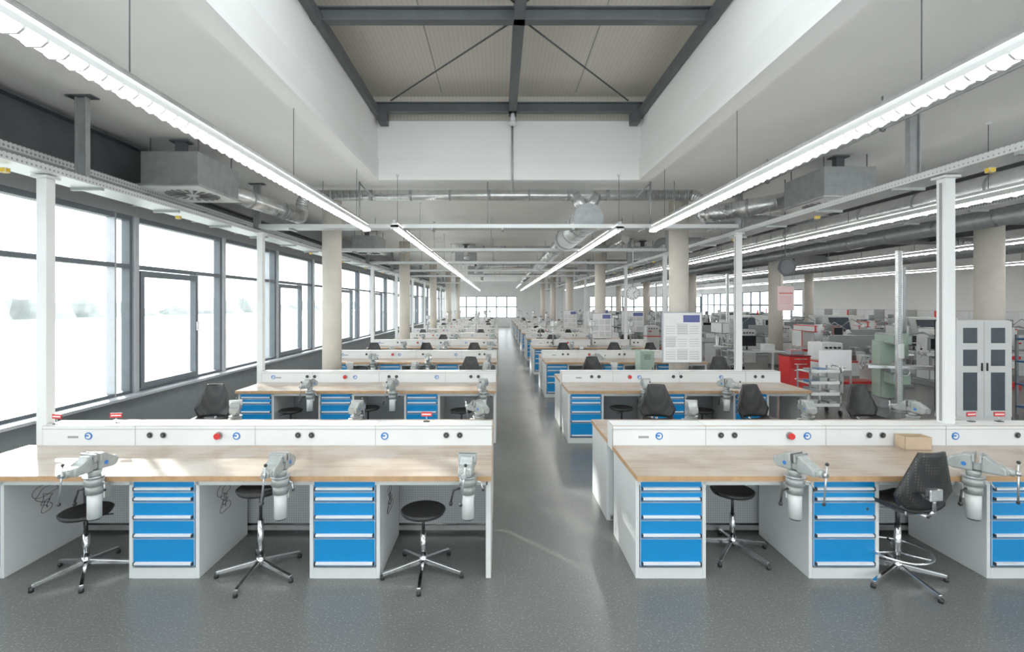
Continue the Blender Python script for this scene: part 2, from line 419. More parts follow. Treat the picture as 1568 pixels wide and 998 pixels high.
# ------------------------------------------------------------------ furniture
TOP = 0.84
def bench_mesh(L, seed, ex0=False, ex1=True, rx=0.0):
    """double sided bench; x 0..L, y 0..1.9"""
    rnd = random.Random(seed); c = MB()
    for (y0, y1, ye) in ((0, 0.84, 0), (1.06, 1.90, 1.9)):
        c.box(0, y0, TOP-0.04, L, y1, TOP, 'wood')
        if ye == 0: c.box(-0.002, -0.004, TOP-0.042, L+0.002, 0, TOP-0.001, 'woodedge')
        else: c.box(-0.002, 1.9, TOP-0.042, L+0.002, 1.904, TOP-0.001, 'woodedge')
        c.box(-0.004, y0, TOP-0.041, 0, y1, TOP-0.001, 'woodedge')
        c.box(L, y0, TOP-0.041, L+0.004, y1, TOP-0.001, 'woodedge')
    c.box(rx, 0.84, TOP-0.06, L, 1.06, TOP+0.19, 'white', 0.006)
    c.box(rx, 0.836, TOP+0.155, L, 0.84, TOP+0.158, 'seam')
    x = 0.9+rx
    while x < L-0.4:
        c.box(x-0.0015, 0.8375, TOP, x+0.0015, 1.0615, TOP+0.1905, 'seam'); x += 1.16
    for px, on in ((0.0, ex0), (L-0.045, ex1)):
        if on:
            for (a, b2) in ((0.05, 0.8), (1.1, 1.85)):
                c.box(px, a, 0, px+0.045, b2, TOP-0.04, 'cab', 0.004)
    c.box(0.05, 0.86, 0.08, L-0.05, 0.875, TOP-0.08, 'perf'); c.box(0.05, 1.03, 0.08, L-0.05, 1.045, TOP-0.08, 'perf')
    c.box(0.03, 0.82, 0.03, L-0.03, 0.85, 0.07, 'steel'); c.box(0.03, 1.05, 0.03, L-0.03, 1.08, 0.07, 'steel')
    c.box(0.03, 0.05, TOP-0.09, L-0.03, 0.08, TOP-0.04, 'cab'); c.box(0.03, 1.82, TOP-0.09, L-0.03, 1.85, TOP-0.04, 'cab')
    for x in [0.06+i*(L-0.12)/4 for i in range(5)]:
        c.cyl((x, 0.92, 0), (x, 0.92, TOP-0.05), 0.02, 'steel', 8)
    zc_ = TOP+0.10
    def outlet(x, yy, sg):
        for dx in (-0.065, 0.065):
            c.cyl((x+dx, yy, zc_), (x+dx, yy+sg*0.014, zc_), 0.024, 'black', 16)
            c.cyl((x+dx, yy+sg*0.004, zc_), (x+dx, yy+sg*0.008, zc_), 0.030, 'seam', 16)
            c.cyl((x+dx, yy+sg*0.014, zc_), (x+dx, yy+sg*0.022, zc_), 0.012, 'dark', 12)
    def badge(x, yy, sg, k):
        c.cyl((x, yy, zc_-0.01), (x, yy+sg*0.005, zc_-0.01), 0.036, k, 20)
        c.cyl((x, yy+sg*0.005, zc_-0.01), (x, yy+sg*0.007, zc_-0.01), 0.024, 'white', 20)
        c.box(x-0.026, yy+sg*0.007-0.001, zc_-0.014, x+0.006, yy+sg*0.007+0.001, zc_+0.002, k)
    def estop(x, yy, sg):
        c.cyl((x, yy, zc_-0.005), (x, yy+sg*0.006, zc_-0.005), 0.036, 'seam', 20)
        c.cyl((x, yy, zc_-0.005), (x, yy+sg*0.03, zc_-0.005), 0.018, 'red', 16); c.cyl((x, yy+sg*0.03, zc_-0.005), (x, yy+sg*0.045, zc_-0.005), 0.03, 'red', 16)
    for yy, sg in ((0.84, -1), (1.06, 1)):
        x = L-0.38
        while x > 0.3:
            outlet(x, yy, sg); x -= 1.43
        x = L-1.04; t = 0
        while x > 0.15:
            badge(x, yy, sg, 'logo')
            if t % 2 == 1: estop(x-0.17, yy, sg)
            x -= 1.43; t += 1
        c.box(0.25+rx, yy-0.003 if sg < 0 else yy, zc_-0.03, 0.35+rx, yy if sg < 0 else yy+0.003, zc_-0.01, 'seam')
    return c.mesh('workbench')

def cab_mesh(scrib):
    """front at y=0 facing -y, x 0..0.565, depth .75"""
    c = MB(); W = 0.565; H = TOP-0.042; D = 0.75
    c.box(0, 0, 0, 0.03, D, H, 'cab', 0.003); c.box(W-0.03, 0, 0, W, D, H, 'cab', 0.003)
    c.box(0.03, 0, 0, W-0.03, D, 0.085, 'cab'); c.box(0.03, 0, H-0.015, W-0.03, D, H, 'cab')
    c.box(0.03, D-0.02, 0.085, W-0.03, D, H-0.015, 'cab')
    c.box(0.03, 0.02, 0.085, W-0.03, 0.03, H-0.015, 'black')
    z = H-0.018
    for h in (0.085, 0.082, 0.145, 0.147, 0.226):
        z0 = z-h
        c.box(0.036, -0.004, z0+0.005, W-0.036, 0.02, z, 'blue', 0.003)
        c.prism([(-0.004, z0+0.018), (-0.024, z0+0.024), (-0.024, z0+0.036), (-0.004, z0+0.041)], 'x', 0.055, W-0.055, 'white')
        for xx in (0.045, W-0.055): c.box(xx, -0.024, z0+0.017, xx+0.010, -0.003, z0+0.042, 'black')
        z = z0
    if scrib:
        # felt-pen scribble on the side panel: looping line drifting down
        pts = []
        for i in range(110):
            t = i/109; a = t*2*math.pi*4.0+scrib
            pts.append((W+0.001, 0.36+0.12*math.cos(a)*(0.6+0.4*math.sin(5*t+scrib))+0.015*math.sin(3*a), 0.60-0.20*t+0.045*math.sin(a)+0.012*math.sin(2.7*a)))
        for a, b2 in zip(pts[:-1], pts[1:]): c.cyl(a, b2, 0.0024, 'marker', 5)
    return c.mesh('drawer_cabinet')
cabP = cab_mesh(0); cabS = [cab_mesh(1), cab_mesh(2), cab_mesh(3)]

def vice_mesh(ha):
    c = MB()
    c.cyl((0,0,-0.30), (0,0,-0.06), 0.048, 'mach', 24); c.cyl((0,0,-0.31), (0,0,-0.295), 0.041, 'black', 20)
    c.cyl((0,0,-0.11), (0,0,-0.04), 0.058, 'vice', 24)
    c.box(-0.05, 0.03, -0.16, 0.05, 0.10, -0.045, 'vice', 0.006)
    c.cyl((0,0,-0.04), (0,0,0.02), 0.070, 'vice', 24, 0.062); c.cyl((0,0,0.02), (0,0,0.03), 0.074, 'steel', 24); c.cyl((0,0,0.03), (0,0,0.075), 0.042, 'vice', 20, 0.052)
    c.tube([(-0.05,0,-0.07), (-0.11,-0.02,-0.08), (-0.13,-0.03,-0.17)], 0.008, 'black', 8); c.ball((-0.13,-0.03,-0.18), 0.016, 'black')
    c.tube([(0.05,0,-0.01), (0.10,-0.03,-0.015), (0.12,-0.05,-0.06)], 0.006, 'steel', 8); c.ball((0.12,-0.05,-0.065), 0.011, 'black')
    R = Matrix.Rotation(math.radians(ha), 4, 'Z')
    d = MB()
    d.prism([(0.15,0.09),(0.15,0.14),(0.10,0.150),(0.065,0.19),(0.05,0.20),(0.0,0.20),(0.0,0.075),(0.12,0.07)], 'x', -0.052, 0.052, 'vice', 0.012)
    d.box(-0.036, -0.20, 0.082, 0.036, 0.0, 0.13, 'vice', 0.008)
    d.box(-0.02, -0.20, 0.126, 0.02, 0.0, 0.136, 'steel', 0.002)
    d.prism([(-0.045,0.20),(-0.075,0.20),(-0.09,0.185),(-0.11,0.150),(-0.17,0.140),(-0.185,0.115),(-0.185,0.075),(-0.045,0.075)], 'x', -0.050, 0.050, 'vice', 0.012)
    d.box(-0.070, -0.052, 0.15, 0.070, -0.038, 0.210, 'steel', 0.002); d.box(-0.070, -0.012, 0.15, 0.070, 0.002, 0.210, 'steel', 0.002)
    for sx in (-1, 1): d.cyl((sx*0.045,-0.055,0.18), (sx*0.045,-0.051,0.18), 0.008, 'black', 8)
    d.cyl((0,-0.225,0.105), (0,-0.18,0.105), 0.028, 'vice', 16); d.cyl((0,-0.255,0.105), (0,-0.22,0.105), 0.017, 'steel', 12)
    d.cyl((0.015,-0.240,0.18), (-0.02,-0.240,-0.10), 0.007, 'steel', 8); d.ball((0.015,-0.240,0.185), 0.013, 'black'); d.ball((-0.02,-0.240,-0.105), 0.013, 'black')
    d.cyl((0,0.15,0.112), (0,0.165,0.112), 0.032, 'vice', 16)
    for sx in (-1, 1): d.cyl((sx*0.048,0.05,0.12), (sx*0.054,0.05,0.12), 0.016, 'logo', 14)
    for v in d.bm.verts: v.co = R @ v.co
    me = d.mesh('tmp')
    off = [c.mi(k) for k in d.mats]
    b2 = bmesh.new(); b2.from_mesh(me)
    for f in b2.faces: f.material_index = off[f.material_index]
    me2 = bpy.data.meshes.new('t2'); b2.to_mesh(me2); b2.free(); c.bm.from_mesh(me2)
    bpy.data.meshes.remove(me); bpy.data.meshes.remove(me2)
    return c.mesh('bench_vice')
VK = (-12, -4, 22, 40)
vices = {a: vice_mesh(a) for a in VK}

def base5(c, R, z, ph, k='chrome'):
    for i in range(5):
        a = ph+i*2*math.pi/5; ca, sa = math.cos(a), math.sin(a)
        mt = Matrix.Rotation(a, 4, 'Z')
        c.prism([(0.02, 0.075), (0.02, 0.115), (R, 0.055), (R, 0.03)], 'y', -0.014, 0.014, k, 0.003, M4=mt)
        c.cyl((R*ca, R*sa, 0), (R*ca, R*sa, 0.032), 0.018, 'black', 10)
    c.cyl((0,0,0.065), (0,0,0.14), 0.034, k, 16)
def stool_mesh(h, ph):
    c = MB(); base5(c, 0.33, 0, ph)
    c.cyl((0,0,0.13), (0,0,h*0.62), 0.024, 'chrome', 14); c.cyl((0,0,h*0.6), (0,0,h-0.05), 0.013, 'black', 12)
    c.cyl((0,0,h-0.07), (0,0,h-0.03), 0.05, 'dark', 16, 0.09)
    c.cyl((0,0,h-0.035), (0,0,h-0.008), 0.17, 'black', 36, 0.185); c.cyl((0,0,h-0.008), (0,0,h), 0.185, 'seatperf', 36, 0.172)
    c.tube([(0.03,0.02,h-0.06), (0.12,0.06,h-0.065), (0.16,0.08,h-0.07)], 0.006, 'black', 6)
    return c.mesh('swivel_stool')
def chair_mesh(h):
    """faces -y, backrest at +y"""
    c = MB(); base5(c, 0.34, 0, 0.3)
    c.cyl((0,0,0.13), (0,0,h-0.2), 0.025, 'chrome', 14); c.cyl((0,0,h-0.22), (0,0,h-0.06), 0.016, 'black', 12)
    c.ring((0,0,0.22), 0.22, 0.011, 'chrome')
    for i in range(3):
        a = i*2*math.pi/3; c.cyl((0,0,0.2), (0.22*math.cos(a), 0.22*math.sin(a), 0.22), 0.008, 'chrome', 8)
    c.box(-0.08, -0.10, h-0.07, 0.08, 0.14, h-0.035, 'dark', 0.006)
    def seat(u, v):
        x = (u-0.5); y = (v-0.5)
        w = 0.44*(1-0.12*abs(y)*2)
        e = (abs(2*x)**4)*0.03*v
        return Vector((x*w, y*0.42, h-0.03+0.02*(abs(2*x)**2)-0.015*(1-v)+e)), Vector((0,0,1))
    c.sheet(seat, 10, 10, 0.03, 'seatperf')
    c.tube([(0,0.1,h-0.05), (0,0.24,h-0.04), (0,0.285,h+0.02), (0,0.285,h+0.16)], 0.015, 'chrome', 8)
    c.box(-0.055, 0.262, h+0.10, 0.055, 0.31, h+0.19, 'steel', 0.008); c.cyl((0.055, 0.287, h+0.14), (0.10, 0.287, h+0.14), 0.012, 'black', 10); c.cyl((0.10, 0.287, h+0.14), (0.125, 0.287, h+0.14), 0.022, 'black', 12)
    def back(u, v):
        if v < 0.25: w = 0.38+0.12*(v/0.25)
        else: w = 0.50-0.28*((v-0.25)/0.75)
        x = (u-0.5)*w
        return Vector((x, 0.255-0.06*(abs(2*(u-0.5))**2)*(1-0.6*v)+0.05*v, h+0.02+v*0.44)), Vector((0,-1,0))
    c.sheet(back, 10, 12, 0.022, 'seatperf')
    for sx in (-1, 1):
        c.tube([(sx*0.07,0.0,h-0.06), (sx*0.2,-0.02,h-0.075), (sx*0.25,-0.02,h-0.07)], 0.006, 'steel', 6)
        c.ball((sx*0.26,-0.02,h-0.07), 0.014, 'black')
    return c.mesh('work_chair')
st_lo = [stool_mesh(0.52, 0.3), stool_mesh(0.52, 0.9)]; st_hi = stool_mesh(0.71, 0.5); st_r = stool_mesh(0.56, 0.2)
ch_hi = chair_mesh(0.63)

def tag_mesh():
    c = MB(); c.box(-0.03, -0.02, 0, 0.03, 0.02, 0.006, 'black'); c.cyl((0,0,0), (0,0,0.05), 0.004, 'steel', 6)
    c.box(-0.055, -0.004, 0.05, 0.055, 0.004, 0.095, 'red', 0.002); c.box(-0.045, -0.006, 0.067, 0.045, -0.004, 0.078, 'paper')
    return c.mesh('red_sign_tag')
tagm = tag_mesh()

def vice_at(x, y, a, rear=False, key=0):
    put('bench_vice', vices[key], (x, y, TOP), (180 if rear else 0)+a)

bm_cache = {}
NROW = 11
for k in range(NROW):
    Y = 3.85+3.8*k
    for side in (0, 1):
        if side == 0:
            x0, x1 = (-4.54, -0.06) if k == 0 else (-4.15, -0.04)
            cabs = (-4.54, -2.97, -1.52) if k == 0 else (-4.13, -2.86, -1.5)
            vs = (-3.15, -1.70, -0.24) if k == 0 else (-2.95, -1.66, -0.24)
        else:
            x0, x1 = (1.10, 5.45) if k == 0 else (1.10, 4.93)
            cabs = (1.10, 2.49, 3.92) if k == 0 else (1.10, 2.42, 3.72)
            vs = (2.31, 3.70) if k == 0 else (2.29, 3.56)
        key = (round(x1-x0, 3), side)
        if key not in bm_cache: bm_cache[key] = bench_mesh(x1-x0, k+side, False, True, 0.13 if (k == 0 and side == 0) else 0.0)
        put('workbench', bm_cache[key], (x0, Y, 0))
        for ci, cx in enumerate(cabs):
            put('drawer_cabinet', cabS[ci] if (side == 0 and k == 0) else cabP, (cx+0.001, Y+0.05, 0))
            put('drawer_cabinet', cabP, (cx+0.566, Y+1.85, 0), 180)
        for j, vx in enumerate(vs):
            kk = (-12, -4, -4)[j] if (k == 0 and side == 0) else ((22, 40)[j] if k == 0 else random.choice(VK))
            vice_at(vx, Y-0.065, 0, False, kk)
            if not (k % 2 == 1 and side == 1 and j == 1):
                vice_at(vx, Y+1.965, 0, True, random.choice(VK))
        if side == 1 and k == 0: vice_at(4.96, Y+1.965, 0, True, 22)
        if k > 0:
            for sx in ((-3.3, -2.05, -0.6) if side == 0 else (2.0, 3.3)):
                if random.random() < 0.8: put('swivel_stool', random.choice(st_lo+[st_r]), (sx+random.uniform(-.05,.05), Y+0.12, 0), random.uniform(0, 360))
        for sx in ((-3.45, -2.05, -0.75) if side == 0 else (1.95, 3.3, 4.6)):
            if k == 0: continue
            if k % 2 == 1 and sx in (-3.45, 3.3): continue
            if random.random() < 0.8: put('work_chair', ch_hi, (sx+random.uniform(-.15,.15), Y+2.45, 0), random.uniform(-25, 25))
put('work_chair', ch_hi, (-3.92, 6.5, 0), 5)
put('work_chair', ch_hi, (2.15, 6.5, 0), -10)
put('work_chair', ch_hi, (3.55, 6.5, 0), 12)
put('work_chair', ch_hi, (5.05, 6.5, 0), 10)
put('swivel_stool', st_lo[0], (-3.38, 3.98, 0), 0)
put('swivel_stool', st_hi, (-1.95, 3.98, 0), 20)
put('swivel_stool', st_lo[1], (-0.62, 4.0, 0), 5)
put('swivel_stool', st_r, (2.08, 4.32, 0), 0)
put('work_chair', ch_hi, (3.22, 3.92, 0), -172)
for (x, y) in ((-4.32, 4.75), (-3.78, 4.80), (-0.72, 4.85), (5.0, 4.85), (4.72, 4.85)):
    put('red_sign_tag', tagm, (x, y, TOP+0.192), random.uniform(-12, 12))
c = MB(); c.box(0, 0, 0, 0.24, 0.13, 0.004, 'card')
c.box(0, 0, 0, 0.004, 0.13, 0.12, 'card'); c.box(0.236, 0, 0, 0.24, 0.13, 0.12, 'card'); c.box(0, 0, 0, 0.24, 0.004, 0.12, 'card'); c.box(0, 0.126, 0, 0.24, 0.13, 0.12, 'card')
put('cardboard_box', c, (3.80, 4.54, TOP+0.001), -3)

# ------------------------------------------------------------------ posts, trays
for k in range(NROW):
    Y = 3.85+3.8*k+0.95
    for x in ((-4.475 if k == 0 else -4.21), (4.42 if k == 0 else 4.24)):
        zb = (TOP+0.001 if k == 0 else 0) if x < 0 else TOP+0.191
        if k == 0 and x < 0: zb = 0.0
        c = MB(); c.box(-0.05, -0.05, zb, 0.05, 0.05, 3.44, 'white', 0.005)
        c.box(-0.08, -0.08, 3.44, 0.08, 0.08, 3.465, 'white', 0.003)
        c.box(-0.053, -0.015, zb+0.02, -0.050, 0.015, 3.4, 'seam')
        put('cable_post', c, (x, Y, 0))

def tray(c, x, y0, y1, z, w=0.3, h=0.07):
    c.box(x-w/2, y0, z, x+w/2, y1, z+0.004, 'tray'); c.box(x-w/2-0.003, y0, z, x-w/2, y1, z+h, 'tray'); c.box(x+w/2, y0, z, x+w/2+0.003, y1, z+h, 'tray')
    y = y0+0.4
    while y < y1:
        c.box(x-w/2, y, z-0.03, x+w/2, y+0.04, z, 'galvd'); y += 1.27
    for dx in (-0.08, 0.02, 0.07): c.cyl((x+dx, y0, z+0.03), (x+dx, y1, z+0.03), 0.012, 'black' if dx > 0 else 'galvd', 6)
for x in (-4.50, 4.48):
    c = MB(); tray(c, x, -4, 46, 3.475, 0.34)
    y = 1.45
    while y < 46:
        sx = x
        c.box(sx-0.06, y-0.03, 3.55, sx-0.045, y+0.03, ZC-0.015, 'galvd'); c.box(sx+0.045, y-0.03, 3.55, sx+0.06, y+0.03, ZC-0.015, 'galvd'); c.box(sx-0.045, y-0.01, 3.55, sx+0.045, y+0.01, ZC-0.015, 'galvd')
        c.box(sx-0.14, y-0.06, ZC-0.015, sx+0.14, y+0.06, ZC-0.001, 'dark')
        y += 3.8
    for i in range(18):
        yy = 2.0+i*2.4
        c.box(x-0.03, yy, 3.40, x+0.03, yy+0.05, 3.445, 'yellow', 0.004)
    put('cable_tray', c)
c = MB(); tray(c, XL+0.46, -4, 46, 3.70, 0.22); tray(c, XL+0.40, -4, 46, 3.56, 0.12)
for i in range(13): c.box(XL+0.3, 1.45+i*3.8, 3.55, XL+0.59, 1.49+i*3.8, 3.58, 'galvd')
put('cable_tray', c)
for Y in (8.85, 12.6, 16.4, 20.2, 24, 31.6):
    c = MB(); tray(c, 0, -8.6/2, 8.6/2, 0, 0.3)
    for yy in (-3.2, 0.2, 3.2): c.cyl((0, yy, 0.05), (0, yy, ZC-3.57), 0.008, 'galvd', 6)
    put('cable_tray', c, (0, Y, 3.57), 90)
for x in (7.6, 12.5):
    c = MB(); tray(c, x, 6, 46, 3.7, 0.3)
    for i in range(11): c.cyl((x, 7+i*3.8, 3.72), (x, 7+i*3.8, ZC), 0.012, 'galvd', 6)
    put('cable_tray', c)

# ------------------------------------------------------------------ lamps
def lamp(x, y0, y1, z, w=0.13, step=0.12, wires=True):
    c = MB()
    c.prism([(-w/2, 0), (-w/2, 0.035), (-0.04, 0.07), (0.04, 0.07), (w/2, 0.035), (w/2, 0)], 'y', y0, y1, 'white')
    c.box(-0.026, y0, 0.07, 0.026, y1, 0.12, 'galv')
    for sx in (-1, 1):
        a, b_ = sorted((sx*0.030, sx*0.040)); c.box(a, y0+0.05, 0.070, b_, y1-0.05, 0.074, 'ceil_glow')  # added glow strips, unseen from below, aimed at the ceiling
    c.box(-w/2+0.022, y0+0.02, -0.018, w/2-0.022, y1-0.02, 0.0, 'tube')
    c.box(-w/2, y0, -0.035, w/2, y0+0.012, 0.035, 'white'); c.box(-w/2, y1-0.012, -0.035, w/2, y1, 0.035, 'white')
    y = y0+step
    while y < y1-0.05:
        c.prism([(-w/2, 0.0), (-w/2, -0.012), (-w/2+0.03, -0.036), (w/2-0.03, -0.036), (w/2, -0.012), (w/2, 0.0)], 'y', y, y+0.014, 'white'); y += step
    if wires:
        y = y1-0.6
        while y > y0:
            c.cyl((0, y, 0.11), (0, y, ZC-z), 0.004, 'dark', 6); c.cyl((0, y, ZC-z-0.03), (0, y, ZC-z), 0.03, 'white', 10)
            y -= 2.4
    put('linear_pendant_lamp', c, (x, 0, z))
lamp(-2.28, -3.5, 8.4, 3.5); lamp(2.70, -3.5, 8.5, 3.5)
lamp(-1.75, 8.15, 45, 3.5, step=0.3); lamp(2.08, 8.3, 45, 3.5, step=0.3)
for x, a in ((6.05, 0), (10.9, 4), (16.8, 6)):
    lamp(x, a, 45, 3.5, step=0.3)

# ------------------------------------------------------------------ ducts
def duct(c, pts, r, k='galv', seg=24, rings=0.75):
    for a, b2 in zip(pts[:-1], pts[1:]):
        a = Vector(a); b2 = Vector(b2); c.cyl(a, b2, r, k, seg); L = (b2-a).length; d = (b2-a).normalized()
        t = rings/2
        while t < L:
            c.cyl(a+d*(t-0.02), a+d*(t+0.02), r*1.05, 'galvd', seg); t += rings
        if L < 16 and k == 'galv':
            t = 0.12
            while t < L:
                c.cyl(a+d*(t-0.004), a+d*(t+0.004), r*1.018, k, seg); t += 0.12
    for p in pts[1:-1]: c.ball(p, r*1.03, k, 16)
def elbow(c, p, d0, d1, r, R, k='galv'):
    p = Vector(p); d0 = Vector(d0); d1 = Vector(d1); cen = p+d1*R; pts = []
    for i in range(7):
        a = math.pi/2*i/6; pts.append(cen-d1*R*math.cos(a)+d0*R*math.sin(a))
    for a, b2 in zip(pts[:-1], pts[1:]): c.cyl(a, b2, r, k, 20)
    for q in pts[1:-1]: c.ball(q, r, k, 14)
    return pts[-1]
YD = 9.25
c = MB()
duct(c, [(-3.55, YD, 4.28), (3.65, YD, 4.28)], 0.10)
e = elbow(c, (-3.55, YD, 4.28), (-1,0,0), (0,0,-1), 0.11, 0.2)
duct(c, [e, e+Vector((0,0,-0.1))], 0.11); e2 = elbow(c, e+Vector((0,0,-0.08)), (0,0,-1), (0,-1,0), 0.13, 0.15)
duct(c, [e2, (-4.3, 7.55, 3.98)], 0.14)
e = elbow(c, (3.65, YD, 4.28), (1,0,0), (0,0,-1), 0.11, 0.2); e2 = elbow(c, e, (0,0,-1), (0,-1,0), 0.13, 0.2)
duct(c, [e2, (4.15, 8.9, 3.9), (5.0, 8.28, 3.98)], 0.15)
put('ventilation_duct', c)
c = MB()
duct(c, [(1.66, 9.0, 3.80), (1.66, 12.2, 3.80)], 0.26, rings=1.1); c.cyl((1.66, 8.97, 3.8), (1.66, 9.0, 3.8), 0.275, 'galvd', 28)
c.cyl((1.66, 12.2, 3.8), (1.66, 12.6, 3.8), 0.26, 'galv', 24, 0.19)
duct(c, [(1.66, 12.6, 3.80), (1.66, 22, 3.80)], 0.19, rings=1.5); duct(c, [(1.66, 22, 3.80), (1.66, 44, 3.80)], 0.14, rings=2)
c.cyl((1.66, YD, 3.95), (1.45, YD, 4.3), 0.12, 'galv', 20); c.cyl((1.66, YD, 3.95), (1.87, YD, 4.3), 0.12, 'galv', 20)
for i in range(10): c.cyl((1.66, 10+3.6*i, 3.9), (1.66, 10+3.6*i, ZC), 0.008, 'dark', 6)
put('ventilation_duct', c)
for j, Y in enumerate((17.0, 24.6, 32.2)):
    c = MB()
    duct(c, [(-0.9, Y, 4.15), (3.4, Y, 4.15)], 0.10)
    e = elbow(c, (-0.9, Y, 4.15), (-1,0,0), (0,0,-1), 0.1, 0.22); duct(c, [e, e+Vector((0,0,-0.15))], 0.10)
    e = elbow(c, (3.4, Y, 4.15), (1,0,0), (0,-1,0), 0.12, 0.4); duct(c, [e, (e.x, Y-2.5, 4.15)], 0.12)
    c.cyl((1.66, Y, 3.85), (1.66, Y, 4.15), 0.12, 'galv', 16)
    put('ventilation_duct', c)
for (x, z, r, y0) in ((7.0, 3.85, 0.2, 5.0), (8.9, 3.75, 0.16, 8), (14.2, 3.8, 0.2, 10)):
    c = MB(); duct(c, [(x, y0, z), (x, 42, z)], r, 'galv' if x < 8 else 'galvd', rings=1.2)
    for i in range(9): c.cyl((x, y0+1+4*i, z+r), (x, y0+1+4*i, ZC), 0.01, 'dark', 6)
    put('ventilation_duct', c)
for Y in (11.5, 15.3, 22.9, 30.5):
    c = MB(); duct(c, [(5.2, Y, 4.2), (18.5, Y, 4.2)], 0.11, 'galvd')
    e = elbow(c, (5.2, Y, 4.2), (-1,0,0), (0,0,-1), 0.11, 0.22, 'galvd')
    put('ventilation_duct', c)
c = MB()
for x in (7.8, 11, 13.5, 17.5):
    ibeam(c, (x, 5, 4.3), (x, 46, 4.3), 0.14, 0.28, 'dark')
put('steel_ceiling_beams', c)
c = MB(); c.cyl((4.15, 2.0, 4.1), (4.15, 8.6, 4.1), 0.016, 'galvd', 10)
for y in (3.0, 5.25, 7.5): c.cyl((4.15, y, 4.1), (4.15, y, ZC-0.001), 0.01, 'galvd', 6); c.ring((4.15, y, 4.1), 0.03, 0.008, 'dark', 'y', 16, 6)
put('sprinkler_pipe', c)

def unit_mesh():
    c = MB(); w, d, h = 0.76, 1.0, 0.46
    c.box(0, 0, 0.03, w, d, h, 'galvd', 0.006); c.box(-0.04, -0.04, 0, w+0.04, d+0.04, 0.03, 'galv', 0.004)
    c.box(-0.02, -0.02, -0.006, w+0.02, d+0.02, 0.0, 'white', 0.002)
    cx, cy = w/2, d/2
    c.cyl((cx, cy, -0.010), (cx, cy, -0.006), 0.37, 'white', 36)
    for i in range(20):
        a = i*math.pi/10; mt = Matrix.Translation((cx, cy, 0)) @ Matrix.Rotation(a, 4, 'Z')
        c.prism([(0.09, -0.006), (0.33, -0.026), (0.34, 0.022), (0.09, 0.004)], 'z', -0.016, -0.010, 'black', M4=mt)
    c.cyl((cx, cy, -0.02), (cx, cy, -0.008), 0.06, 'white', 16)
    for (x, y) in ((0.06, 0.1), (w-0.06, 0.1), (0.06, d-0.1), (w-0.06, d-0.1)): c.cyl((x, y, h), (x, y, ZC-3.781), 0.008, 'dark', 6)
    c.box(w/2-0.06, 0.2, h, w/2+0.06, 0.3, ZC-3.781, 'dark'); c.box(w/2-0.12, 0.17, ZC-3.80, w/2+0.12, 0.33, ZC-3.781, 'dark')
    return c.mesh('ceiling_air_unit')
um = unit_mesh()
for (x, y) in ((-4.72, 6.4), (4.76, 7.1), (-1.6, 17.8), (4.7, 16.9), (-1.6, 25.5), (4.7, 24.5), (9.3, 13.4), (12.8, 20), (-4.3, 14.2)):
    put('ceiling_air_unit', um, (x, y, 3.76), 0)

# ------------------------------------------------------------------ boards, signs, clock
def board(name, loc, w, h, rz=0, legs=False, z=1.1, pap=True):
    c = MB(); c.box(0, 0, z, w, 0.03, z+h, 'frame', 0.004); c.box(0.02, -0.003, z+0.02, w-0.02, 0, z+h-0.02, 'paper')
    rnd = random.Random(w*h)
    if pap:
        c.box(w*0.52, -0.005, z+h-0.20, w-0.05, -0.003, z+h-0.06, 'ink')
        for i in range(3):
            for j in range(3):
                x = 0.05+i*(w-0.08)/3; zz = z+0.06+j*(h-0.25)/3
                c.box(x, -0.005, zz, x+(w-0.14)/3, -0.003, zz+(h-0.35)/3, rnd.choice(['paper', 'white', 'cab']))
                for l in range(4): c.box(x+0.01, -0.006, zz+0.02+l*0.045, x+(w-0.14)/3-0.02, -0.005, zz+0.026+l*0.045, 'seam')
    if legs:
        for xx in (0.02, w-0.05): c.box(xx, 0, 0.03, xx+0.03, 0.03, z, 'steel'); c.box(xx, -0.25, 0, xx+0.03, 0.28, 0.03, 'steel')
    else:
        c.box(w/2-0.04, 0.03, z+0.1, w/2+0.04, 0.115, z+h-0.1, 'steel')
    put(name, c, loc, rz)
board('poster_board', (3.22, 9.54, 0), 0.78, 1.0, 0, False, 1.05)
for (x, y, w, h, z) in ((3.3, 17.14, 0.7, 0.9, 1.0), (3.3, 24.74, 0.7, 0.9, 1.0)):
    board('poster_board', (x, y, 0), w, h, 0, False, z)
for (x, y) in ((5.3, 21.0), (5.5, 16.4), (5.4, 28)):
    board('notice_board_stand', (x, y, 0), 1.0, 0.9, random.uniform(-10, 20), True, 1.0)
c = MB(); c.cyl((0,0,0), (0,-0.05,0), 0.17, 'machg', 36); c.cyl((0,-0.05,0), (0,-0.053,0), 0.155, 'paper', 36)
for i in range(12):
    a = i*math.pi/6; c.box(-0.006, -0.056, 0.115, 0.006, -0.053, 0.145, 'black', M4=Matrix.Rotation(a, 4, 'Y'))
c.box(-0.006, -0.058, 0, 0.006, -0.055, 0.09, 'black', M4=Matrix.Rotation(0.9, 4, 'Y')); c.box(-0.004, -0.058, 0, 0.004, -0.055, 0.13, 'black', M4=Matrix.Rotation(2.8, 4, 'Y'))
c.cyl((0,-0.025,0.17), (0,-0.025,ZC-2.48), 0.01, 'steel', 8)
put('wall_clock', c, (3.38, 12.25, 2.48))
c = MB(); c.box(-0.2, 0, -0.3, 0.2, 0.01, 0.3, 'pink', 0.002)
c.box(-0.17, -0.002, 0.12, 0.17, 0, 0.14, 'red')
for i in range(4): c.box(-0.14, -0.002, -0.12+i*0.05, 0.14, 0, -0.115+i*0.05, 'red')
c.cyl((-0.15, 0, 0.3), (-0.15, 0, 0.85), 0.003, 'dark', 5); c.cyl((0.15, 0, 0.3), (0.15, 0, 0.85), 0.003, 'dark', 5)
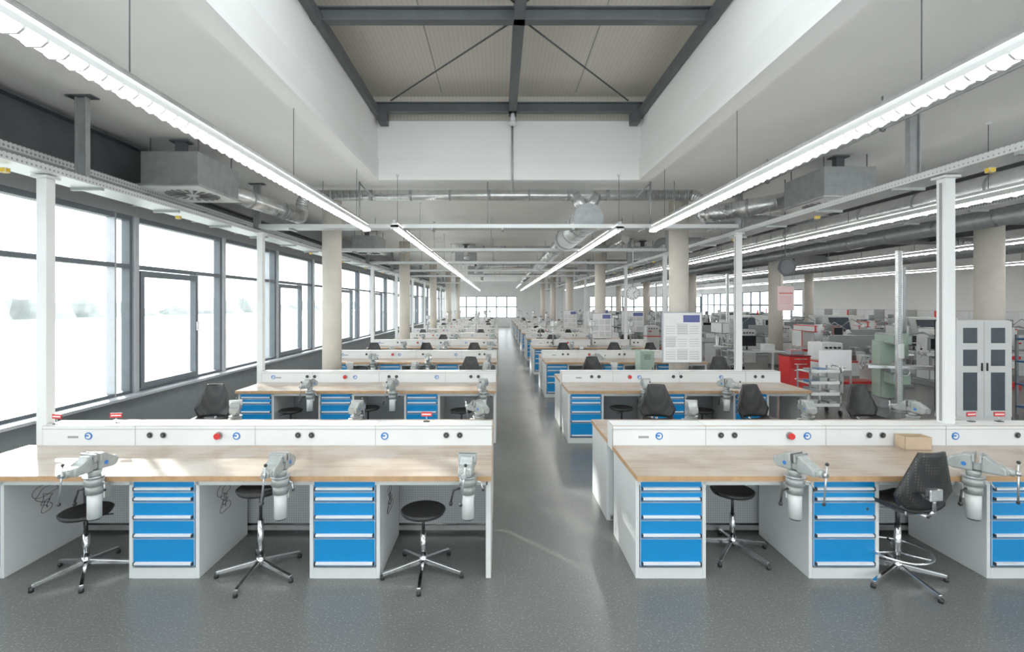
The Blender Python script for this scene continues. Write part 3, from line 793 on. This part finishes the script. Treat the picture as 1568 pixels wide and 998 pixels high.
c.box(-0.2, -0.01, 0.85, 0.2, 0.01, 0.87, 'galvd'); c.cyl((-0.1, 0, 0.87), (-0.1, 0, ZC-2.36), 0.004, 'dark', 5)
put('hanging_sign', c, (7.1, 12.0, 2.35))
# round hanging speaker (disc facing the room)
c = MB(); c.cyl((0,-0.06,0), (0,0.06,0), 0.15, 'black', 32, 0.11); c.ring((0,-0.06,0), 0.15, 0.012, 'dark', 'y', 32, 8); c.cyl((0,-0.07,0), (0,-0.055,0), 0.13, 'dark', 32)
c.cyl((0,0,0.13), (0,0,ZC-2.87), 0.008, 'dark', 6)
put('hanging_speaker', c, (5.16, 8.75, 2.87))

# ------------------------------------------------------------------ right hall
c = MB(); W, H = 1.06, 1.9
c.box(0, 0.02, 0, W, 0.45, 0.08, 'white'); c.box(0, 0.02, 0.08, 0.03, 0.45, H, 'white'); c.box(W-0.03, 0.02, 0.08, W, 0.45, H, 'white'); c.box(0, 0.43, 0.08, W, 0.45, H, 'white'); c.box(0, 0.02, H-0.03, W, 0.45, H, 'white')
for dx in (0.01, W/2+0.005):
    w = W/2-0.015
    c.box(dx, 0, 0.08, dx+0.12, 0.02, H-0.02, 'white'); c.box(dx+w-0.12, 0, 0.08, dx+w, 0.02, H-0.02, 'white')
    for z in (0.08, 0.92, 1.35, H-0.14): c.box(dx+0.12, 0, z, dx+w-0.12, 0.02, z+0.12, 'white')
    c.box(dx+0.12, 0.01, 0.2, dx+w-0.12, 0.013, H-0.14, 'cabglass')
c.box(W/2-0.06, -0.02, 0.95, W/2-0.04, 0, 1.1, 'black'); c.box(W/2+0.04, -0.02, 0.95, W/2+0.06, 0, 1.1, 'black')
put('glazed_steel_cabinet', c, (8.62, 9.15, 0))
c = MB()
for x in (0, 1.2):
    for y in (0, 0.5): c.box(x, y, 0, x+0.04, y+0.04, 1.6, 'machg')
for z in (0.15, 0.6, 1.05, 1.5): c.box(0, 0, z, 1.24, 0.54, z+0.03, 'bluep'); c.box(0.1, 0.05, z+0.03, 0.5, 0.45, z+0.25, 'machg', 0.01); c.box(0.6, 0.08, z+0.03, 0.95, 0.45, z+0.2, 'mach', 0.01)
put('storage_rack', c, (10.35, 9.2, 0))
def trolley():
    c = MB()
    for x in (0, 0.6):
        for y in (0, 0.4): c.box(x, y, 0.1, x+0.025, y+0.025, 0.95, 'machg'); c.cyl((x, y+0.012, 0.05), (x+0.025, y+0.012, 0.05), 0.05, 'black', 14)
    for z in (0.18, 0.4, 0.62, 0.85):
        c.box(0, 0, z, 0.625, 0.425, z+0.02, 'mach'); c.box(0, 0, z+0.02, 0.625, 0.01, z+0.06, 'mach')
        for i in range(3): c.box(0.05+i*0.19, 0.06, z+0.02, 0.2+i*0.19, 0.3, z+0.02+random.uniform(.04, .12), random.choice(['steel', 'machg', 'vice', 'bluep']), 0.004)
    c.tube([(0.625, 0.02, 0.85), (0.72, 0.02, 0.95), (0.72, 0.4, 0.95), (0.625, 0.4, 0.85)], 0.012, 'chrome')
    return c.mesh('tool_trolley')
tr = trolley()
put('tool_trolley', tr, (6.15, 9.6, 0)); put('tool_trolley', tr, (7.8, 16.2, 0), 30)
def lathe(body, trim):
    c = MB()
    c.box(0, 0, 0, 0.55, 0.6, 0.75, body, 0.01); c.box(1.45, 0, 0, 1.9, 0.6, 0.75, body, 0.01); c.box(0.55, 0.1, 0.2, 1.45, 0.5, 0.28, trim, 0.005)
    c.box(0, 0, 0.75, 1.9, 0.6, 0.8, trim, 0.005); c.box(0.5, 0.15, 0.8, 1.9, 0.45, 0.93, 'steel', 0.004)
    c.box(0, 0.02, 0.8, 0.55, 0.55, 1.25, body, 0.03); c.cyl((0.55, 0.3, 1.1), (0.68, 0.3, 1.1), 0.11, 'steel', 24); c.cyl((0.68, 0.3, 1.1), (0.73, 0.3, 1.1), 0.05, 'steel', 16)
    c.box(0.9, 0.05, 0.93, 1.15, 0.55, 1.02, 'steel', 0.005); c.box(0.97, 0.15, 1.02, 1.09, 0.35, 1.12, 'machg', 0.005)
    c.box(0.92, -0.08, 0.72, 1.14, 0.06, 0.95, body, 0.008); c.ring((1.0, -0.1, 0.84), 0.08, 0.008, 'chrome', 'y', 20, 6); c.ball((1.05, -0.15, 0.9), 0.015, 'black')
    c.box(1.55, 0.2, 0.93, 1.85, 0.42, 1.1, body, 0.02); c.cyl((1.4, 0.31, 1.12), (1.85, 0.31, 1.12), 0.045, 'steel', 16); c.ring((1.9, 0.31, 1.12), 0.09, 0.008, 'chrome', 'x', 20, 6)
    c.box(0.55, 0.52, 0.93, 1.9, 0.56, 1.4, 'machg', 0.004)
    for i in range(4): c.cyl((0.1+i*0.11, 0.02, 1.13), (0.1+i*0.11, -0.03, 1.13), 0.025, 'black', 12)
    c.box(0.08, 0.0, 0.98, 0.2, 0.02, 1.03, 'red'); c.cyl((0.2, 0.3, 1.25), (0.2, 0.3, 1.55), 0.012, 'machg'); c.tube([(0.2, 0.3, 1.5), (0.5, 0.25, 1.75), (0.8, 0.2, 1.55)], 0.012, 'machg', 8); c.cyl((0.8, 0.2, 1.56), (0.83, 0.18, 1.47), 0.03, 'mach', 14, 0.06)
    return c.mesh('lathe')
def mill(body, trim):
    c = MB()
    c.box(-0.35, -0.35, 0, 0.35, 0.5, 0.14, trim, 0.01); c.box(-0.22, 0.0, 0.14, 0.22, 0.48, 1.40, body, 0.02)
    c.box(-0.16, -0.5, 1.35, 0.16, 0.5, 1.56, body, 0.03); c.cyl((0, -0.42, 1.12), (0, -0.42, 1.60), 0.11, body, 24); c.cyl((0, -0.42, 1.60), (0, -0.42, 1.80), 0.08, 'machg', 20); c.cyl((0, -0.42, 1.0), (0, -0.42, 1.15), 0.045, 'steel', 16)
    c.box(-0.17, -0.42, 0.5, 0.17, 0.0, 0.76, body, 0.02); c.cyl((0, -0.25, 0.1), (0, -0.25, 0.5), 0.04, 'steel', 14)
    c.box(-0.22, -0.5, 0.76, 0.22, -0.02, 0.84, trim, 0.01); c.box(-0.6, -0.42, 0.84, 0.6, -0.12, 0.91, 'steel', 0.005)
    for sx in (-1, 1): c.ring((sx*0.66, -0.27, 0.875), 0.08, 0.009, 'chrome', 'x', 20, 6); c.cyl((sx*0.6, -0.27, 0.875), (sx*0.66, -0.27, 0.875), 0.015, 'steel')
    c.ring((0, -0.56, 0.8), 0.08, 0.009, 'chrome', 'y', 20, 6)
    c.tube([(0.11, -0.42, 1.4), (0.28, -0.5, 1.4), (0.3, -0.5, 1.3)], 0.009, 'steel', 8); c.ball((0.3, -0.5, 1.28), 0.02, 'black')
    c.tube([(0.2, 0.2, 1.5), (0.55, 0.0, 1.6), (0.6, -0.4, 1.5)], 0.02, 'machg'); c.box(0.45, -0.45, 1.25, 0.78, -0.38, 1.52, 'machg', 0.01); c.box(0.48, -0.455, 1.28, 0.75, -0.449, 1.49, 'screen')
    c.box(-0.1, -0.32, 0.91, 0.1, -0.2, 0.98, 'machg', 0.004)
    return c.mesh('milling_machine')
def cnc():
    c = MB(); c.box(0, 0, 0.1, 1.9, 1.2, 0.9, 'mach', 0.02); c.box(0.05, 0.05, 0, 1.85, 1.15, 0.1, 'machg')
    c.prism([(0.0, 0.9), (0.25, 1.7), (1.2, 1.7), (1.2, 0.9)], 'x', 0, 1.9, 'mach', 0.01)
    c.prism([(0.015, 1.0), (0.005, 1.0), (0.20, 1.62), (0.21, 1.62)], 'x', 0.25, 1.15, 'cabglass'); c.box(1.45, -0.06, 1.0, 1.82, 0.12, 1.55, 'machg', 0.01); c.box(1.5, -0.066, 1.2, 1.77, -0.06, 1.5, 'screen')
    c.box(1.5, -0.08, 1.02, 1.77, -0.06, 1.15, 'black'); c.cyl((1.7, 1.0, 1.7), (1.7, 1.0, 1.95), 0.03, 'red', 12); c.box(0.18, -0.02, 1.05, 0.21, 0.03, 1.4, 'chrome')
    return c.mesh('cnc_machine')
def drillp(col):
    c = MB(); c.box(-0.25, -0.3, 0, 0.25, 0.25, 0.08, 'machg', 0.01); c.cyl((0, 0.1, 0.08), (0, 0.1, 1.7), 0.05, 'steel', 20); c.box(-0.13, -0.35, 1.30, 0.13, 0.25, 1.65, col, 0.03)
    c.cyl((0, -0.22, 1.1), (0, -0.22, 1.35), 0.035, 'steel'); c.box(-0.2, -0.4, 0.85, 0.2, 0.04, 0.9, 'steel', 0.005); c.cyl((0, 0.1, 0.78), (0, 0.1, 0.92), 0.08, col, 18); c.cyl((0, 0.18, 1.65), (0, 0.18, 1.82), 0.09, 'machg', 18)
    for i in range(3): a = i*2.09; c.cyl((0.14, -0.2, 1.45), (0.17, -0.2+0.2*math.cos(a), 1.45+0.2*math.sin(a)), 0.007, 'chrome', 6)
    return c.mesh('drill_press')
def desk():
    c = MB(); c.box(0, 0, 0.72, 1.5, 0.75, 0.75, 'cab', 0.004)
    for x in (0.02, 1.42): 
        for y in (0.03, 0.67): c.box(x, y, 0, x+0.05, y+0.05, 0.72, 'steel')
    c.box(0.4, 0.4, 0.75, 0.65, 0.6, 0.765, 'black'); c.box(0.5, 0.5, 0.76, 0.55, 0.52, 0.95, 'black'); c.box(0.25, 0.46, 0.88, 0.8, 0.49, 1.22, 'black', 0.005); c.box(0.27, 0.458, 0.9, 0.78, 0.46, 1.2, 'screen')
    c.box(0.3, 0.12, 0.75, 0.75, 0.27, 0.77, 'machg'); c.box(1.0, 0.3, 0.75, 1.3, 0.6, 0.95, 'mach', 0.01)
    return c.mesh('computer_desk')
def redcab():
    c = MB(); c.box(0, 0, 0.06, 0.5, 0.45, 0.95, 'red', 0.008); c.box(0.03, 0.03, 0, 0.47, 0.42, 0.06, 'black')
    for z in (0.1, 0.35, 0.55, 0.7, 0.82): c.box(0.03, -0.012, z, 0.47, 0, z+0.1, 'red', 0.003); c.box(0.1, -0.03, z+0.07, 0.4, -0.012, z+0.085, 'chrome')
    c.box(-0.01, -0.01, 0.95, 0.51, 0.46, 0.98, 'black', 0.004); c.box(0.1, 0.1, 0.98, 0.4, 0.35, 1.1, 'machg', 0.01)
    return c.mesh('red_tool_cabinet')
LA = [lathe('mach', 'machg'), lathe('mach', 'red'), lathe('mach', 'machg'), lathe('green', 'machg')]
MI = [mill('mach', 'machg'), mill('mach', 'dark'), mill('mach', 'red'), mill('green', 'machg')]
CN, DR, DK, RC = cnc(), [drillp('mach'), drillp('green')], desk(), redcab()
def pm(nm, me, x, y, r=0): put(nm, me, (x, y, 0), r)
pm('red_tool_cabinet', RC, 6.95, 11.6)
c = MB(); c.box(0, 0, 0.75, 0.75, 0.03, 1.2, 'paper', 0.005)
for x in (0.0, 0.72): c.box(x, 0, 0.03, x+0.03, 0.03, 0.75, 'steel'); c.box(x, -0.2, 0, x+0.03, 0.23, 0.03, 'steel')
put('partition_screen', c, (7.0, 10.6, 0), 4)
pm('milling_machine', MI[3], 8.6, 10.6, -18)
pm('lathe', LA[1], 8.0, 12.0, 3)
for ri, Y in enumerate((12.9, 14.9, 18.3, 21.6, 26.0, 29.5, 33.8, 37.2, 41.5)):
    x = 6.3+0.3*(ri % 2)
    if ri == 0: x = 10.5
    while x < 17.2:
        t = random.choice(['L', 'M', 'M', 'L', 'C', 'D', 'K', 'M', 'D'])
        if t == 'C' and ri < 2: t = 'M'
        la = random.choice(LA[:3]) if random.random() < 0.93 else LA[3]
        if t == 'L': pm('lathe', la, x, Y, random.uniform(-4, 4)); x += 2.1
        elif t == 'M': pm('milling_machine', random.choice(MI[:3]), x+0.7, Y+0.3, random.uniform(-15, 15)); x += 1.55
        elif t == 'C': pm('cnc_machine', CN, x, Y, 0); x += 2.1
        elif t == 'D': pm('drill_press', DR[0] if random.random() < 0.8 else DR[1], x+0.3, Y+0.3, random.uniform(-20, 20)); x += 0.75
        else: pm('computer_desk', DK, x, Y, 0); x += 1.65
c = MB()
for i in range(12):
    y = 8+i*1.9
    c.box(19.4, y, 0, 19.98, y+1.2, 1.95, 'cab', 0.01); c.box(19.385, y+0.02, 0.05, 19.4, y+0.59, 1.9, 'white'); c.box(19.385, y+0.61, 0.05, 19.4, y+1.18, 1.9, 'white'); c.box(19.37, y+0.54, 0.9, 19.385, y+0.57, 1.05, 'black')
put('storage_cupboards', c)
for k in range(3, NROW):
    for x in (random.uniform(-3.6, -3.2), random.uniform(-1.4, -0.7), random.uniform(1.6, 2.1), random.uniform(2.6, 3.2), random.uniform(4.0, 4.5)):
        if random.random() < 0.65:
            put('bench_drill_press', DR[0], (x, 3.85+3.8*k+0.45, TOP+0.001), random.uniform(-20, 20), (0.5, 0.5, 0.5))
for (x, y) in ((8.2, 9.95), (12.0, 14.4), (8.2, 17.4), (12.1, 21), (8.2, 25.3)):
    c = MB(); c.box(-0.05, -0.03, 0, -0.035, 0.03, 3.3, 'galv'); c.box(0.035, -0.03, 0, 0.05, 0.03, 3.3, 'galv'); c.box(-0.035, -0.005, 0, 0.035, 0.005, 3.3, 'tray'); c.box(-0.1, -0.08, 0, 0.1, 0.08, 0.015, 'galvd'); c.box(-0.05, -0.08, 1.1, 0.05, -0.03, 1.4, 'mach', 0.005)
    put('service_mast', c, (x, y, 0))
c = MB(); c.box(0, 0, 0, 0.3, 0.4, 1.2, 'green', 0.01); c.box(0.02, -0.012, 0.08, 0.28, 0, 1.15, 'green', 0.004); c.box(0.24, -0.03, 0.7, 0.26, -0.012, 0.85, 'chrome')
for i in range(4): c.box(0.08, -0.016, 1.02+i*0.03, 0.22, -0.012, 1.03+i*0.03, 'dark')
put('green_locker', c, (3.05, 10.45, 0))

# ------------------------------------------------------------------ lights
w = bpy.data.worlds.new('World'); scene.world = w; w.use_nodes = True
nt = w.node_tree; bg = nt.nodes['Background']
bg.inputs['Color'].default_value = (0.96, 0.98, 1.0, 1); bg.inputs['Strength'].default_value = 3.3
sd = bpy.data.lights.new('sun', 'SUN'); sd.energy = 7.5; sd.angle = 0.03; sd.color = (1.0, 0.95, 0.87)
so = bpy.data.objects.new('sun', sd); scene.collection.objects.link(so)
d = Vector((0.62, -0.66, -0.30)); so.rotation_euler = d.to_track_quat('-Z', 'Y').to_euler(); so.location = (-20, 20, 10)

# ------------------------------------------------------------------ camera
cd = bpy.data.cameras.new('camera'); cam = bpy.data.objects.new('camera', cd); scene.collection.objects.link(cam)
cd.sensor_width = 36; cd.sensor_fit = 'HORIZONTAL'; cd.lens = 36*745/1571
cd.shift_x = 20.5/1571; cd.shift_y = -33/1571; cd.clip_end = 500; cd.clip_start = 0.05
cam.location = (0, 0, 2.2); cam.rotation_euler = (math.radians(90), 0, 0)
scene.camera = cam
